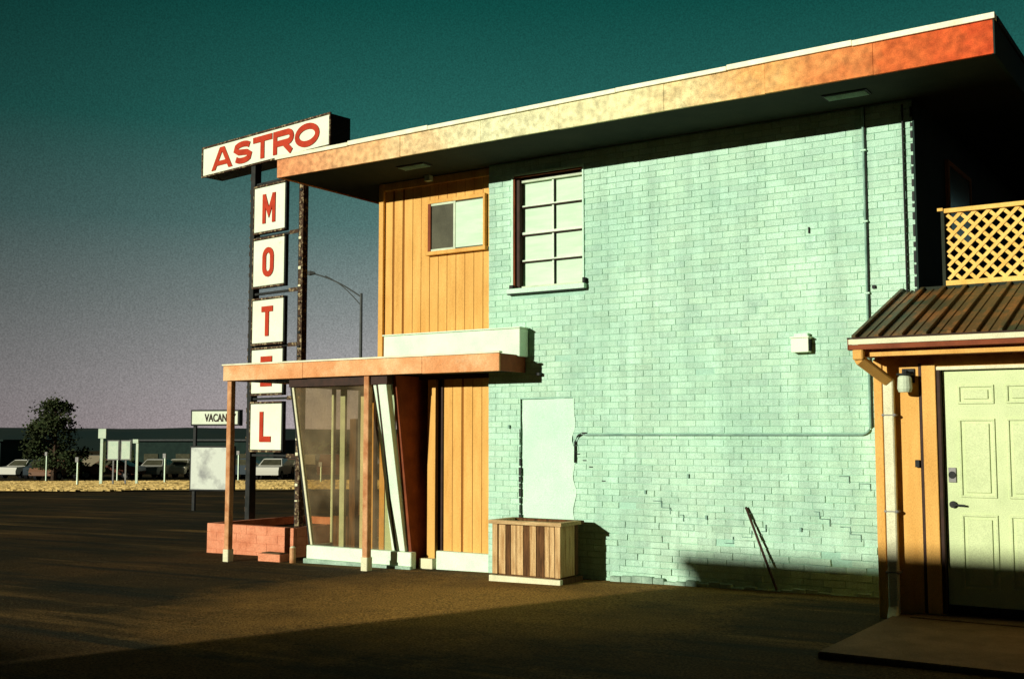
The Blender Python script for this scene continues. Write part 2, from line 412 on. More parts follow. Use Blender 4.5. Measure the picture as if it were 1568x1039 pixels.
b = MB('building_body', motel)
b.box(-9.33, -8.78, 13.0, 20, -.4, ST, 'orange')
b.box(-9.33, -7.66, 11.2, 20, 2.46, ST - .002, 'orange_dk')
b.box(-8.69, -7.66, 11.3, 20, -.4, 2.44, 'orange_dk')
b.box(-7.66, WX1, 11.2, 20, -.4, ST - .002, 'shade')  # shade of the right side wall is put into its dark colour
b.build()
b = MB('foundation_ledge', motel)
for i in range(26):
    x = -6.0 + i * .127
    b.box(x, x + .125, WY - .04 - random.uniform(0, .03), WY, -.2, .035 + random.uniform(-.02, .02), 'foundation')
b.build(bevel=.006)

def siding(name, x0, x1, z0, z1, y, bw=.135):
    b = MB(name, motel); x = x0
    while x < x1 - .01:
        e = min(x + bw - .006, x1)
        o = random.uniform(-.001, .002)
        b.box(x, e, y + o, y + .02, z0, z1, 'orange'); x += bw * random.choice([1, 1, 1, .7, 1.2])
        if x < e + .004: x = e + .006
    b.box(x0, x1, y + .007, y + .05, z0 + .003, z1 - .003, 'orange_dk')
    return b.build(bevel=.002)
siding('upper_siding', -9.33, WX0 - .002, 2.47, ST - .003, 11.1)
siding('lower_siding', -8.37, WX0 - .002, .16, 2.30, 11.1)
b = MB('siding_trim', motel)
b.box(-9.40, -9.325, 11.06, 11.2, 2.47, ST - .003, 'orange')
b.box(-9.325, -7.645, 11.075, 11.098, ST - .10, ST - .004, 'orange')
b.build(bevel=.004)

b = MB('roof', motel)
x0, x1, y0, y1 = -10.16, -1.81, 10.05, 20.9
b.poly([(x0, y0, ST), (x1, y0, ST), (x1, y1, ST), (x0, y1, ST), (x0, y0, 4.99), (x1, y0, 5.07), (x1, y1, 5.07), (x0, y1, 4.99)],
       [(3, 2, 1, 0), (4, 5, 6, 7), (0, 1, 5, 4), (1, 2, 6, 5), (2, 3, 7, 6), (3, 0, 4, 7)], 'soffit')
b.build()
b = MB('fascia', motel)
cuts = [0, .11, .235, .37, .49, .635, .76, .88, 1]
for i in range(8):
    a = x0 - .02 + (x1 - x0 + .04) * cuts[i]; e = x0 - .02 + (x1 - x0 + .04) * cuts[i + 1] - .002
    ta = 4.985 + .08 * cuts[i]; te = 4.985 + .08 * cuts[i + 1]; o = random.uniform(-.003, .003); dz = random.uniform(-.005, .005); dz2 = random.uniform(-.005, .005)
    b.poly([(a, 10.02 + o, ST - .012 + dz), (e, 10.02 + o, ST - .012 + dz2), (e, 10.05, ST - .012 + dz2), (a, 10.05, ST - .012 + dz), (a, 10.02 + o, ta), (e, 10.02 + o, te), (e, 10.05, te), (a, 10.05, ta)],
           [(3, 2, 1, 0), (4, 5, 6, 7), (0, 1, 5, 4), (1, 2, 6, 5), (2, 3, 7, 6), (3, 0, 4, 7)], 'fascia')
b.box(x1 + .002, x1 + .03, 10.02, y1, ST - .012, 5.06, 'shade')  # right end of the orange fascia, its shade painted as dark colour
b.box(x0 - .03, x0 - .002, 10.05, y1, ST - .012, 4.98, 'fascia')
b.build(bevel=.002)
b = MB('roof_edge_flashing', motel)
def fl(a, e, za, ze, up):
    b.poly([(a, 9.995, za - .03), (e, 9.995, ze - .03), (e, 10.10, ze - .03), (a, 10.10, za - .03), (a, 9.995, za + up), (e, 9.995, ze + up), (e, 10.10, ze + up), (a, 10.10, za + up)],
           [(3, 2, 1, 0), (4, 5, 6, 7), (0, 1, 5, 4), (1, 2, 6, 5), (2, 3, 7, 6), (3, 0, 4, 7)], 'flash')
for i in range(7):
    a = x0 - .04 + (x1 - x0 + .08) * i / 7; e = x0 - .04 + (x1 - x0 + .08) * (i + 1) / 7 - .002
    fl(a, e, 4.99 + .08 * i / 7 + random.uniform(-.004, .004), 4.99 + .08 * (i + 1) / 7 + random.uniform(-.004, .004), .02 + random.uniform(-.004, .006))
b.box(x1 + .025, x1 + .045, 10.11, y1, 5.035, 5.09, 'soffit')
b.build(bevel=.003)
b = MB('soffit_vents', motel)
for vx in (-8.6, -3.4):
    b.box(vx, vx + .42, 10.42, 10.60, ST - .012, ST - .003, 'dark')
    for i in range(5): b.box(vx + .02, vx + .40, 10.44 + i * .032, 10.452 + i * .032, ST - .02, ST - .011, 'foundation')
b.box(-8.6, -8.52, 10.98, 11.05, ST - .07, ST - .002, 'paleframe')
b.build()

b = MB('sliding_window', motel)
x0, x1, z0, z1 = -8.60, -7.735, 3.80, 4.40
b.box(x0, x1, 11.05, 11.095, z1, z1 + .045, 'orange'); b.box(x0 - .02, x1 + .02, 11.03, 11.095, z0 - .045, z0, 'orange')
b.box(x0, x0 + .045, 11.05, 11.095, z0, z1, 'redbrown'); b.box(x1 - .03, x1, 11.05, 11.095, z0, z1, 'orange')
b.box(x0 + .045, x1 - .03, 11.07, 11.08, z0, z1, 'darkglass')
b.box(-8.18, x1 - .03, 11.062, 11.069, z0 + .02, z1 - .02, 'curtain')
b.box(-8.21, -8.175, 11.055, 11.0695, z0, z1, 'paleframe'); b.box(x0 + .045, -8.21, 11.058, 11.0695, z1 - .03, z1, 'paleframe'); b.box(x0 + .045, -8.21, 11.058, 11.0695, z0, z0 + .03, 'paleframe')
b.build(bevel=.003)

b = MB('sash_window', motel)
x0, x1, z0, z1 = -7.31, -6.33, 3.18, 4.60
b.box(x0, x0 + .025, 10.985, 11.14, z0 + .06, z1, 'plaster'); b.box(x1 - .02, x1, 10.985, 11.14, z0 + .06, z1, 'plaster')
b.box(x0, x1, 10.98, 11.14, z1 - .03, z1, 'plaster')
b.box(x0 + .026, x0 + .045, 10.99, 11.14, z0 + .06, z1 - .03, 'redbrown'); b.box(x0 + .046, x0 + .095, 11.02, 11.14, z0 + .06, z1 - .03, 'darkwood')  # dark strip at the left jamb paints the recess shadow
b.box(x0 + .046, x1 - .02, 10.99, 11.02, z1 - .05, z1 - .031, 'redbrown'); b.box(x0 + .095, x1 - .02, 11.04, 11.14, z1 - .075, z1 - .031, 'darkwood')
b.box(x0 - .03, x1 + .03, 10.93, 11.14, z0, z0 + .055, 'plaster')
b.box(x0 - .03, x1 + .03, 10.935, 10.985, z0 - .012, z0 - .001, 'dark')
b.box(x1 + .002, x1 + .03, 10.94, 10.999, z0 + .06, z0 + .12, 'dark'); b.box(x0 + .0, x0 + .05, 10.94, 10.984, z0 + .056, z0 + .10, 'dark')
b.box(x0 + .095, x1 - .03, 11.10, 11.13, z0 + .055, z1 - .05, 'curtain')
gx0, gx1, gz0, gz1 = x0 + .095, x1 - .03, z0 + .055, z1 - .075
b.box(gx0, gx1, 11.05, 11.095, gz0, gz0 + .035, 'paleframe'); b.box(gx0, gx1, 11.05, 11.095, gz1 - .03, gz1, 'paleframe'); b.box(gx1 + .001, gx1 + .01, 11.0, 11.095, gz0, gz1, 'redbrown')
xm = (gx0 + gx1) / 2
b.box(xm - .012, xm + .012, 11.07, 11.097, gz0 + .035, gz1 - .03, 'white'); b.box(xm + .0125, xm + .02, 11.07, 11.097, gz0 + .035, gz1 - .03, 'dark')  # dark strips right of and below the bars paint their shade
for t, w in ((.26, .008), (.51, .014), (.76, .008)):
    z = gz0 + (gz1 - gz0) * t; b.box(gx0, gx1, 11.06, 11.096, z - w, z + w, 'white'); b.box(gx0, gx1, 11.058, 11.094, z - w - .012, z - w - .0005, 'darkwood')
b.build(bevel=.002)

b = MB('wall_conduit', motel)
arc = [(-3.18 - .09 * (1 - math.cos(t)), 10.975, 1.64 - .09 * math.sin(t)) for t in [math.pi / 2 * i / 6 for i in range(7)]]
b.tube([(-3.18, 10.975, ST - .01), (-3.18, 10.975, 1.64)] + arc[1:] + [(-6.33, 10.975, 1.55), (-6.37, 10.975, 1.56)], .011, 'conduit')
b.tube([(-3.163, 10.983, ST - .01), (-3.163, 10.983, 1.62)], .006, 'dark', 6)
b.tube([(-6.37, 10.975, 1.56), (-6.42, 10.975, 1.53), (-6.45, 10.975, 1.47), (-6.455, 10.975, 1.24)], .01, 'dark')
b.box(-6.36, -6.32, 10.965, 11.0, 1.545, 1.575, 'dark')
for z in (4.3, 3.6, 2.9, 2.3): b.box(-3.205, -3.155, 10.962, 10.999, z, z + .015, 'plaster')
b.build()
b = MB('corner_pipe', motel)
b.tube([(-2.80, 10.97, ST - .05), (-2.80, 10.97, 2.6)], .010, 'dark', 8)
z = 2.5
while z < ST - .1:
    h = random.uniform(.03, .12); b.box(-2.735, -2.715, 10.985, 11.0, z, z + h, 'dark'); z += h + random.uniform(.02, .06)
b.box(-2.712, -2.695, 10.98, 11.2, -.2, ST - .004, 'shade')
b.build()
b = MB('wall_light_box', motel)
b.box(-3.92, -3.745, 10.90, 10.998, 2.36, 2.50, 'white'); b.box(-3.93, -3.735, 10.885, 10.998, 2.50, 2.515, 'white'); b.box(-3.745, -3.74, 10.905, 10.998, 2.37, 2.49, 'dark')  # dark side plate paints the shade on the right face
b.box(-3.90, -3.76, 10.93, 10.999, 2.515, 2.55, 'plaster')
b.build(bevel=.006)
b = MB('wall_bits', motel)
b.box(-3.75, -3.738, 10.98, 10.999, 3.55, 3.61, 'dark')
b.box(-3.13, -3.10, 10.97, 10.999, 2.95, 2.98, 'dark')
for x, z in ((-7.35, 1.62), (-5.6, .92), (-5.1, 1.1), (-4.9, .68), (-3.9, .6)):
    b.box(x, x + .02, 10.975, 10.999, z, z + .04, 'conduit')
b.build()

b = MB('balcony_window', motel)
b.box(-2.697, -2.66, 12.2, 13.3, 3.55, 3.60, 'orange_dk'); b.box(-2.697, -2.66, 12.2, 13.3, 4.35, 4.40, 'orange_dk')
b.box(-2.697, -2.66, 12.2, 12.25, 3.6, 4.35, 'orange_dk'); b.box(-2.697, -2.66, 13.25, 13.3, 3.6, 4.35, 'orange_dk')
b.box(-2.697, -2.67, 12.25, 13.25, 3.6, 4.35, 'darkglass')
b.build()

# ---- entrance canopy
b = MB('entrance_canopy', motel)
CX0, CX1, CY, CZ0, CZ1 = -11.54, -7.11, 10.44, 2.258, 2.455
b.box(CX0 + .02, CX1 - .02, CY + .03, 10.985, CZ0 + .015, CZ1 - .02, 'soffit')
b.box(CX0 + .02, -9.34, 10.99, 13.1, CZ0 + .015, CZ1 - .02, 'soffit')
for a, e in ((CX0, -10.1), (-10.098, -8.2), (-8.198, CX1)): b.box(a, e, CY + random.uniform(0, .004), CY + .03, CZ0 + random.uniform(-.003, .003), CZ1, 'fascia2')
b.box(CX1 - .02, CX1, CY + .032, 10.985, CZ0, CZ1, 'redbrown')  # right end painted darker to hold its shaded side
b.box(CX0, CX0 + .02, CY + .032, 13.1, CZ0, CZ1, 'fascia2')
b.box(CX0 - .015, CX1 + .015, CY - .015, CY + .05, CZ1 + .001, CZ1 + .022, 'flash')
b.build(bevel=.004)
b = MB('canopy_parapet', motel)
b.box(-9.08, -7.07, 10.80, 10.98, 2.438, 2.755, 'white'); b.box(-9.10, -7.06, 10.785, 10.985, 2.757, 2.775, 'white')
b.build(bevel=.006)
b = MB('canopy_brackets', motel)
b.box(-6.93, -6.89, 10.93, 10.998, 2.22, 2.25, 'dark'); b.build()
for i, px in enumerate((-11.50, -9.12)):
    b = MB('porch_post_%d' % (i + 1), motel); g = gz(px, 10.5)
    b.box(px, px + .08, 10.48, 10.56, g - .05, CZ0 + .012, 'post')
    b.box(px - .010, px + .09, 10.47, 10.57, g - .05, g + .16, 'cream'); b.build(bevel=.006)

# ---- glazed lobby
LX0, LX1 = -10.38, -8.80
yb, yt, zb, zt = 10.92, 10.54, .14, 2.15
def ly(z): return yb + (yt - yb) * (z - zb) / (zt - zb)
b = MB('lobby_glass', motel)
b.poly([(LX0 + .03, ly(zb) + .02, zb), (LX1 - .1, ly(zb) + .02, zb), (LX1 - .1, ly(zt) + .02, zt), (LX0 + .03, ly(zt) + .02, zt)], [(0, 1, 2, 3)], 'glass')
b.poly([(LX0 + .012, ly(zb), zb), (LX0 + .012, 13, zb), (LX0 + .012, 13, zt), (LX0 + .012, ly(zt), zt)], [(0, 1, 2, 3)], 'glass')
b.build(fixn=False)
b = MB('lobby_frame', motel)
def lean(x, w, d, key, z0=zb, z1=zt, dy=0):
    b.poly([(x, ly(z0) + dy, z0), (x + w, ly(z0) + dy, z0), (x + w, ly(z0) + d + dy, z0), (x, ly(z0) + d + dy, z0),
            (x, ly(z1) + dy, z1), (x + w, ly(z1) + dy, z1), (x + w, ly(z1) + d + dy, z1), (x, ly(z1) + d + dy, z1)],
           [(3, 2, 1, 0), (4, 5, 6, 7), (0, 1, 5, 4), (1, 2, 6, 5), (2, 3, 7, 6), (3, 0, 4, 7)], key)
lean(LX0 - .03, .03, .06, 'dark'); lean(LX0 + .001, .035, .05, 'cream')
lean(-9.02, .045, .07, 'white'); lean(-8.965, .02, .06, 'darkwood'); lean(-8.93, .13, .09, 'white', dy=-.02)
b.box(LX0 - .02, LX1 + .02, ly(zt) - .03, 10.98, zt, CZ0 + .014, 'darkwood')
b.box(LX0, LX0 + .02, 10.7, 13, zt, CZ0 + .014, 'darkwood')
for yy in (11.3, 12.1, 12.95): b.box(LX0 - .01, LX0 + .03, yy, yy + .05, zb, zt, 'paleframe')
b.build(bevel=.003)
b = MB('lobby_side_wall', motel)
xa, xb = -8.795, -8.74
b.poly([(xa, ly(zb) + .08, zb - .3), (xa, 13, zb - .3), (xa, 13, CZ0), (xa, ly(zt) + .08, CZ0), (xb, ly(zb) + .08, zb - .3), (xb, 13, zb - .3), (xb, 13, CZ0), (xb, ly(zt) + .08, CZ0)],
       [(0, 1, 2, 3), (7, 6, 5, 4), (0, 4, 5, 1), (1, 5, 6, 2), (2, 6, 7, 3), (3, 7, 4, 0)], 'redbrown')  # shade of the right-facing return is mixed into this red-brown
b.build()
b = MB('lobby_base', motel)
b.box(LX0 - .02, -8.68, 10.87, 10.97, -.3, .135, 'white'); b.box(LX0 - .04, -8.66, 10.83, 10.89, -.3, -.03, 'foundation')
b.box(-8.42, -7.645, 11.02, 11.12, -.3, .16, 'white')
b.box(LX0, LX0 + .05, 10.975, 13, -.3, .135, 'cream')
b.build(bevel=.008)
b = MB('lobby_interior', motel)
b.box(LX0 + .06, -8.80, 10.98, 13, -.3, .1, 'lobby')
b.box(-9.4, -8.80, 12.85, 12.95, .1, 2.2, 'wood2')
b.box(LX0 + .06, -9.4, 12.9, 12.95, .1, .85, 'darkwood')
b.box(LX0 + .06, -9.4, 12.9, 12.95, 2.05, 2.2, 'darkwood')
for x in (-10.2, -9.95, -9.45): b.box(x, x + .04, 12.9, 12.96, .85, 2.2, 'paleframe')
b.box(-9.98, -9.90, 11.02, 11.06, .1, 2.2, 'paleframe'); b.box(-9.84, -9.74, 11.05, 11.09, .1, 1.75, 'wood2'); b.box(-9.66, -9.60, 11.05, 11.09, .1, 2.2, 'cream'); b.box(-9.58, -9.47, 11.10, 11.13, .1, 1.95, 'orange')
b.box(-9.42, -9.38, 11.02, 11.06, .1, 2.2, 'darkwood'); b.box(-9.34, -9.26, 11.05, 11.08, .1, 2.2, 'orange'); b.box(-9.22, -9.08, 11.02, 11.05, .1, 2.2, 'curtain')
b.box(-9.06, -8.98, 11.05, 11.10, .1, 2.2, 'redbrown')
b.box(-9.35, -9.0, 11.4, 11.9, .1, 1.05, 'wood1'); b.box(-10.2, -9.85, 11.15, 11.5, .1, .5, 'wood2'); b.box(-10.2, -9.85, 11.5, 11.56, .1, .95, 'wood2')
b.build()
b = MB('entrance_door', motel)
b.box(-8.735, -8.37, 11.26, 11.30, 0, 2.25, 'darkwood'); b.box(-8.62, -8.50, 11.10, 11.16, .02, 2.25, 'orange'); b.box(-8.40, -8.372, 11.08, 11.2, .02, 2.25, 'darkwood')
b.box(-8.66, -8.46, 11.0, 11.1, -.3, .06, 'cream')
b.build(bevel=.003)
b = MB('entrance_header', motel)
b.box(-8.735, -7.66, 11.07, 11.2, 2.22, CZ0 + .16, 'darkwood'); b.build()

# ------------------------------------------------------------------ annexe
annex = empty('annexe_building', (-1.5, 10, 0))
b = MB('annexe_walls', annex); AY = 9.8
b.box(-2.79, -2.27, AY, 10.96, -.1, 2.30, 'orange'); b.box(-2.27, -1.36, AY, 10.96, 2.10, 2.30, 'orange')
b.box(-1.36, 3.0, AY, 10.96, -.1, 2.30, 'orange'); b.box(-2.27, -1.36, AY + .12, 10.96, -.1, 2.10, 'darkwood')
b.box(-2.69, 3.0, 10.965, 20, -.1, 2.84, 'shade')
b.build()
b = MB('annexe_trim', annex)
b.box(-2.80, -2.73, AY - .02, AY - .001, 0, 2.19, 'orange'); b.box(-2.40, -2.29, AY - .03, AY - .001, 0.09, 2.14, 'orange')
b.box(-2.43, -2.401, AY - .012, AY - .001, .09, 2.14, 'darkwood')
b.box(-2.285, -2.255, AY - .015, AY + .10, .10, 2.08, 'darkwood'); b.box(-2.285, -1.34, AY - .015, AY + .1, 2.08, 2.11, 'cream')
b.box(-1.37, -1.34, AY - .015, AY + .1, .1, 2.08, 'darkwood'); b.box(-1.33, -1.22, AY - .03, AY - .001, .05, 2.14, 'orange')
b.box(-2.5, -1.2, AY - .22, AY + .1, -.05, .085, 'concrete')
b.build(bevel=.004)
b = MB('panel_door', annex)
dx, dy = -2.252, AY + .045
b.box(dx, dx + .88, dy, dy + .04, .12, 2.07, 'door')
for c0, c1 in ((.12, .40), (.49, .77)):
    for r0, r1 in ((1.80, 1.955), (1.04, 1.68), (.31, .905)):
        for (a, e, f, g) in ((c0, c1, r0, r0 + .018), (c0, c1, r1 - .018, r1), (c0, c0 + .018, r0 + .018, r1 - .018), (c1 - .018, c1, r0 + .018, r1 - .018)):
            b.box(dx + a, dx + e, dy - .014, dy - .0005, f, g, 'door')
        b.box(dx + c0 + .045, dx + c1 - .045, dy - .013, dy - .0005, r0 + .04, r1 - .04, 'door')
b.box(dx, dx + .88, dy - .006, dy - .0005, .12, .17, 'dark')
b.build(bevel=.004)
b = MB('door_hardware', annex)
b.tube([(dx + .06, dy - .03, .98), (dx + .06, dy, .98)], .028, 'dark', 14); b.prism((dx + .06, dy - .04, .98), (dx + .16, dy - .04, .975), 'dark', .018, .014)
b.tube([(dx + .06, dy - .02, 1.22), (dx + .06, dy, 1.22)], .03, 'dark', 14); b.box(dx + .03, dx + .09, dy - .015, dy - .001, 1.16, 1.28, 'galv')
b.box(-2.47, -2.435, AY - .035, AY - .001, 1.28, 1.34, 'dark')
b.build(bevel=.002)
b = MB('annexe_roof', annex)
ey, ez, ty, tz = 9.42, 2.34, 10.99, 2.90
b.poly([(-2.86, ey, ez), (3.2, ey, ez), (3.2, ty, tz), (-2.86, ty, tz), (-2.86, ey, ez - .03), (3.2, ey, ez - .03), (3.2, ty, tz - .03), (-2.86, ty, tz - .03)],
       [(0, 1, 2, 3), (7, 6, 5, 4), (0, 4, 5, 1), (1, 5, 6, 2), (2, 6, 7, 3), (3, 7, 4, 0)], 'metalroof')
x = -2.85
while x < 3.2:
    b.prism((x, ey - .005, ez + .015), (x, ty, tz + .015), 'metalroof', .035, .032); b.prism((x + .09, ey, ez + .004), (x + .09, ty, tz + .004), 'metalroof', .02, .012); x += .19
b.build(bevel=.003)
b = MB('gutter_and_eave', annex)
b.box(-2.84, 3.2, ey + .03, AY - .002, 2.20, 2.235, 'redbrown'); b.box(-2.82, 3.2, ey + .02, ey + .045, 2.19, 2.305, 'orange')
b.box(-2.87, 3.2, ey - .075, ey - .068, 2.245, 2.285, 'redbrown'); b.box(-2.87, 3.2, ey - .083, ey - .068, 2.287, 2.330, 'cream'); b.box(-2.87, 3.2, ey - .067, ey + .018, 2.245, 2.252, 'redbrown')
b.box(-2.88, -2.871, ey - .077, ey + .018, 2.243, 2.335, 'redbrown'); b.box(-2.88, 3.2, ey - .09, ey - .065, 2.333, 2.345, 'darkwood')
b.build(bevel=.002)
b = MB('downspout', annex)
for p, q in (((-2.80, 9.38, 2.25), (-2.80, 9.38, 2.16)), ((-2.80, 9.38, 2.17), (-2.66, 9.72, 2.0)), ((-2.66, 9.735, 2.02), (-2.66, 9.735, .10)), ((-2.66, 9.735, .12), (-2.64, 9.60, .035))):
    b.prism(p, q, 'cream' if p[2] < 2.1 else 'orange', .085, .065, up=(0, 1, 0))
for z in (1.7, .9, .4): b.box(-2.72, -2.60, 9.70, 9.797, z, z + .025, 'galv')
b.build(bevel=.01)
b = MB('wall_lamp', annex)
b.box(-2.56, -2.46, AY - .02, AY - .001, 1.98, 2.10, 'dark'); b.tube([(-2.51, AY - .02, 2.06), (-2.51, AY - .11, 2.08), (-2.51, AY - .13, 2.03)], .015, 'dark')
b.tube([(-2.51, AY - .13, 2.05), (-2.51, AY - .13, 2.02), (-2.51, AY - .13, 1.93), (-2.51, AY - .13, 1.90)], [.03, .055, .06, .05], 'paleframe', 14)
b.tube([(-2.51, AY - .13, 2.055), (-2.51, AY - .13, 2.04)], .065, 'dark', 14)
b.build()
b = MB('balcony_floor', annex)
b.box(-2.69, 3.0, 10.995, 20, 2.86, 2.93, 'soffit'); b.build()

def lattice():
    r = MB('lattice_railing', None)
    X0, X1, Z0, Z1, Y = -2.44, 2.6, 2.98, 3.62, 11.06
    def seg(x0, z0, x1, z1, y):
        d = Vector((x1 - x0, 0, z1 - z0)); t0, t1 = 0., 1.
        for p, q in ((-d.x, x0 - X0), (d.x, X1 - x0), (-d.z, z0 - Z0), (d.z, Z1 - z0)):
            if abs(p) < 1e-9: continue
            t = q / p
            if p < 0: t0 = max(t0, t)
            else: t1 = min(t1, t)
        if t1 - t0 < .02: return
        r.prism((x0 + d.x * t0, y, z0 + d.z * t0), (x0 + d.x * t1, y, z0 + d.z * t1), 'lattice', .008, .032, up=(0, 0, 1))
    h = Z1 - Z0; x = X0 - h
    while x < X1:
        seg(x, Z0, x + h, Z1, Y); seg(x, Z1, x + h, Z0, Y + .009); x += .125
    r.box(X0 - .02, X1, Y - .03, Y + .03, Z1, Z1 + .04, 'lattice'); r.box(X0 - .02, X1, Y - .03, Y + .03, Z0 - .05, Z0, 'lattice')
    r.box(X0 - .05, X0 - .021, Y - .025, Y + .025, Z0 - .05, Z1 + .02, 'soffit')
    r.box(X0 - .08, X0 - .03, Y - .03, Y + .03, Z1 + .022, Z1 + .05, 'lattice')
    r.build()
lattice()

b = MB('concrete_walk'); b.box(-2.65, 3, 7.76, 9.795, -.05, .075, 'concrete'); b.build(bevel=.01)

# ------------------------------------------------------------------ wooden planter
b = MB('wooden_planter')
X0, X1, Y0, Y1, ZT = -7.17, -6.30, 10.40, 10.84, .58; g = -.05
x = X0 + .066; seq = ['wood1', 'wood2', 'wood1', 'wood1', 'wood2', 'wood1', 'wood2', 'wood1', 'wood1', 'wood2', 'wood1']; i = 0
while x < X1 - .07:
    w = random.uniform(.06, .11); e = min(x + w, X1 - .066)
    b.box(x, e - .008, Y0 + .02 + random.uniform(0, .006), Y0 + .04, g + .09, ZT, seq[i % 11]); x = e; i += 1
y = Y0 + .04
while y < Y1 - .03:
    e = min(y + .1, Y1 - .02); b.box(X1 - .04, X1 - .02, y, e - .006, g + .09, ZT, random.choice(['wood1', 'wood2', 'wood2'])); b.box(X0 + .02, X0 + .04, y, e - .006, g + .09, ZT, 'wood2'); y = e
b.box(X0 + .04, X1 - .04, Y1 - .04, Y1 - .02, g + .09, ZT, 'wood2'); b.box(X0 + .045, X1 - .045, Y0 + .045, Y1 - .045, g + .05, ZT - .06, 'wood2')
for xx in (X0, X1 - .065): b.box(xx, xx + .065, Y0, Y0 + .019, g + .09, ZT, 'wood1')
b.box(X0 - .03, X1 + .03, Y0 - .03, Y0 + .05, ZT, ZT + .04, 'woodcap'); b.box(X0 - .03, X1 + .03, Y1 - .05, Y1 + .02, ZT, ZT + .04, 'wood2')
b.box(X0 - .03, X0 + .05, Y0 + .052, Y1 - .052, ZT, ZT + .04, 'woodcap'); b.box(X1 - .05, X1 + .03, Y0 + .052, Y1 - .052, ZT, ZT + .04, 'woodcap')
b.box(X0 - .02, X1 + .02, Y0 - .035, Y0 + .019, g - .05, g + .075, 'cream'); b.box(X1 - .02, X1 + .02, Y0 + .02, Y1, g - .05, g + .075, 'wood2'); b.box(X0 - .02, X0 + .02, Y0 + .02, Y1, g - .05, g + .075, 'wood2')
b.build(bevel=.004)

b = MB('leaning_metal_rod'); b.tube([(-4.45, 10.965, .82), (-4.43, 10.96, .78), (-4.10, 10.86, .03)], .013, 'darkwood', 8); b.build()

def brick_planter():
    b = MB('brick_planter')
    x0, x1, y0, y1, z0, z1 = -12.75, -11.05, 11.3, 13.2, -.3, .30
    b.box(x0 + .01, x1 - .01, y0 + .004, y0 + .1, z0, z1 - .01, 'redbrick'); b.box(x0 + .01, x1 - .01, y1 - .1, y1 - .01, z0, z1 - .01, 'redbrick')
    b.box(x1 - .1, x1 - .01, y0 + .1, y1 - .1, z0, z1 - .01, 'redbrick'); b.box(x0 + .01, x0 + .1, y0 + .1, y1 - .1, z0, z1 - .01, 'redbrick')
    b.box(x0 + .1, x1 - .1, y0 + .1, y1 - .1, z0, z1 - .12, 'asphalt')
    r = 0; z = z0
    while z < z1 - .05:
        x = x0 - (.2 if r % 2 else 0)
        while x < x1:
            a = max(x, x0); e = min(x + .398, x1)
            if e - a > .02: b.box(a, e, y0 - random.uniform(0, .003), y0 + .05, z, z + .116, 'redbrick')
            x += .4
        y = y0 + .052
        while y < y1:
            e = min(y + .192, y1); b.box(x1 - .05, x1 + random.uniform(0, .005), y, e, z, z + .116, 'redbrick'); b.box(x0, x0 + .05, y, e, z, z + .116, 'redbrick'); y += .2
        z += .118; r += 1
    b.build(bevel=.003)
brick_planter()
b = MB('concrete_block'); b.box(-11.15, -10.75, 10.75, 10.95, -.2, -.0, 'redbrick'); b.box(-11.12, -10.78, 10.78, 10.92, -.0, .012, 'concrete'); b.build(bevel=.01)
b = MB('short_bollard'); b.tube([(-10.55, 10.78, -.2), (-10.55, 10.78, .1)], .04, 'post', 12); b.tube([(-10.55, 10.78, .1), (-10.55, 10.78, .12)], [.04, .02], 'cream', 12); b.build()

# ------------------------------------------------------------------ MOTEL SIGN
sign = empty('motel_sign', (-12.9, 12.2, 0))
ang = D2R(-7.1)
T = Matrix.Translation((-12.9, 12.2, 0)) @ Matrix.Rotation(ang, 4, 'Z')
b = MB('sign_poles', sign, T)
b.box(-.06, .045, 0.0, .12, -.4, 5.72, 'dark'); b.box(1.13, 1.22, 0.0, .10, -.4, 5.72, 'rust'); b.box(1.09, 1.128, .02, .08, -.4, 5.72, 'dark')
z = .2
while z < 5.6:
    b.box(1.145, 1.205, -.02, -.002, z, z + random.uniform(.02, .05), random.choice(['cream', 'rust', 'dark', 'rust'])); b.box(-.075, -.061, .0, .06, z, z + random.uniform(.02, .08), 'rust'); z += random.uniform(.12, .26)
for z in (5.38, 4.545, 3.68, 2.87, 2.085, 1.24): b.box(.046, 1.099, .03, .07, z - .018, z + .018, 'dark'); b.box(.88, 1.089, .02, .028, z - .03, z + .03, 'rust')
b.build(bevel=.004)
b = MB('astro_box', sign, T)
x0, x1, z0, z1 = -1.34, 1.82, 5.70, 6.17
b.box(x0, x1, .0, .37, z0, z1, 'dark')
b.box(x0 - .015, x1 + .015, -.03, -.001, z1 - .015, z1 + .015, 'rust'); b.box(x0 - .015, x1 + .015, -.03, -.001, z0 - .015, z0 + .015, 'rust')
b.box(x0 - .015, x0 + .015, -.03, -.001, z0 + .015, z1 - .015, 'rust'); b.box(x1 - .015, x1 + .015, -.03, -.001, z0 + .015, z1 - .015, 'rust')
b.box(x0 + .015, x1 - .015, -.015, -.002, z0 + .015, z1 - .015, 'signface')
b.build(bevel=.004)
PZ = [(4.58, 5.33), (3.75, 4.52), (2.885, 3.60), (2.13, 2.85), (1.29, 2.04)]
b = MB('letter_panels', sign, T)
for z0, z1 in PZ:
    b.box(.075, .86, -.03, .03, z0, z1, 'dark')
    b.box(.10, .84, -.042, -.031, z0 + .035, z1 - .035, 'signface')
    b.box(.085, .85, -.055, -.0305, z0, z0 + .028, 'rust'); b.box(.085, .85, -.055, -.0305, z1 - .028, z1, 'rust'); b.box(.075, .097, -.05, -.0305, z0 + .03, z1 - .03, 'rust')
b.build(bevel=.004)
def arc_pts(cx, cz, rx, rz, a0, a1, n=12):
    return [(cx + rx * math.cos(D2R(a0 + (a1 - a0) * i / n)), cz + rz * math.sin(D2R(a0 + (a1 - a0) * i / n))) for i in range(n + 1)]
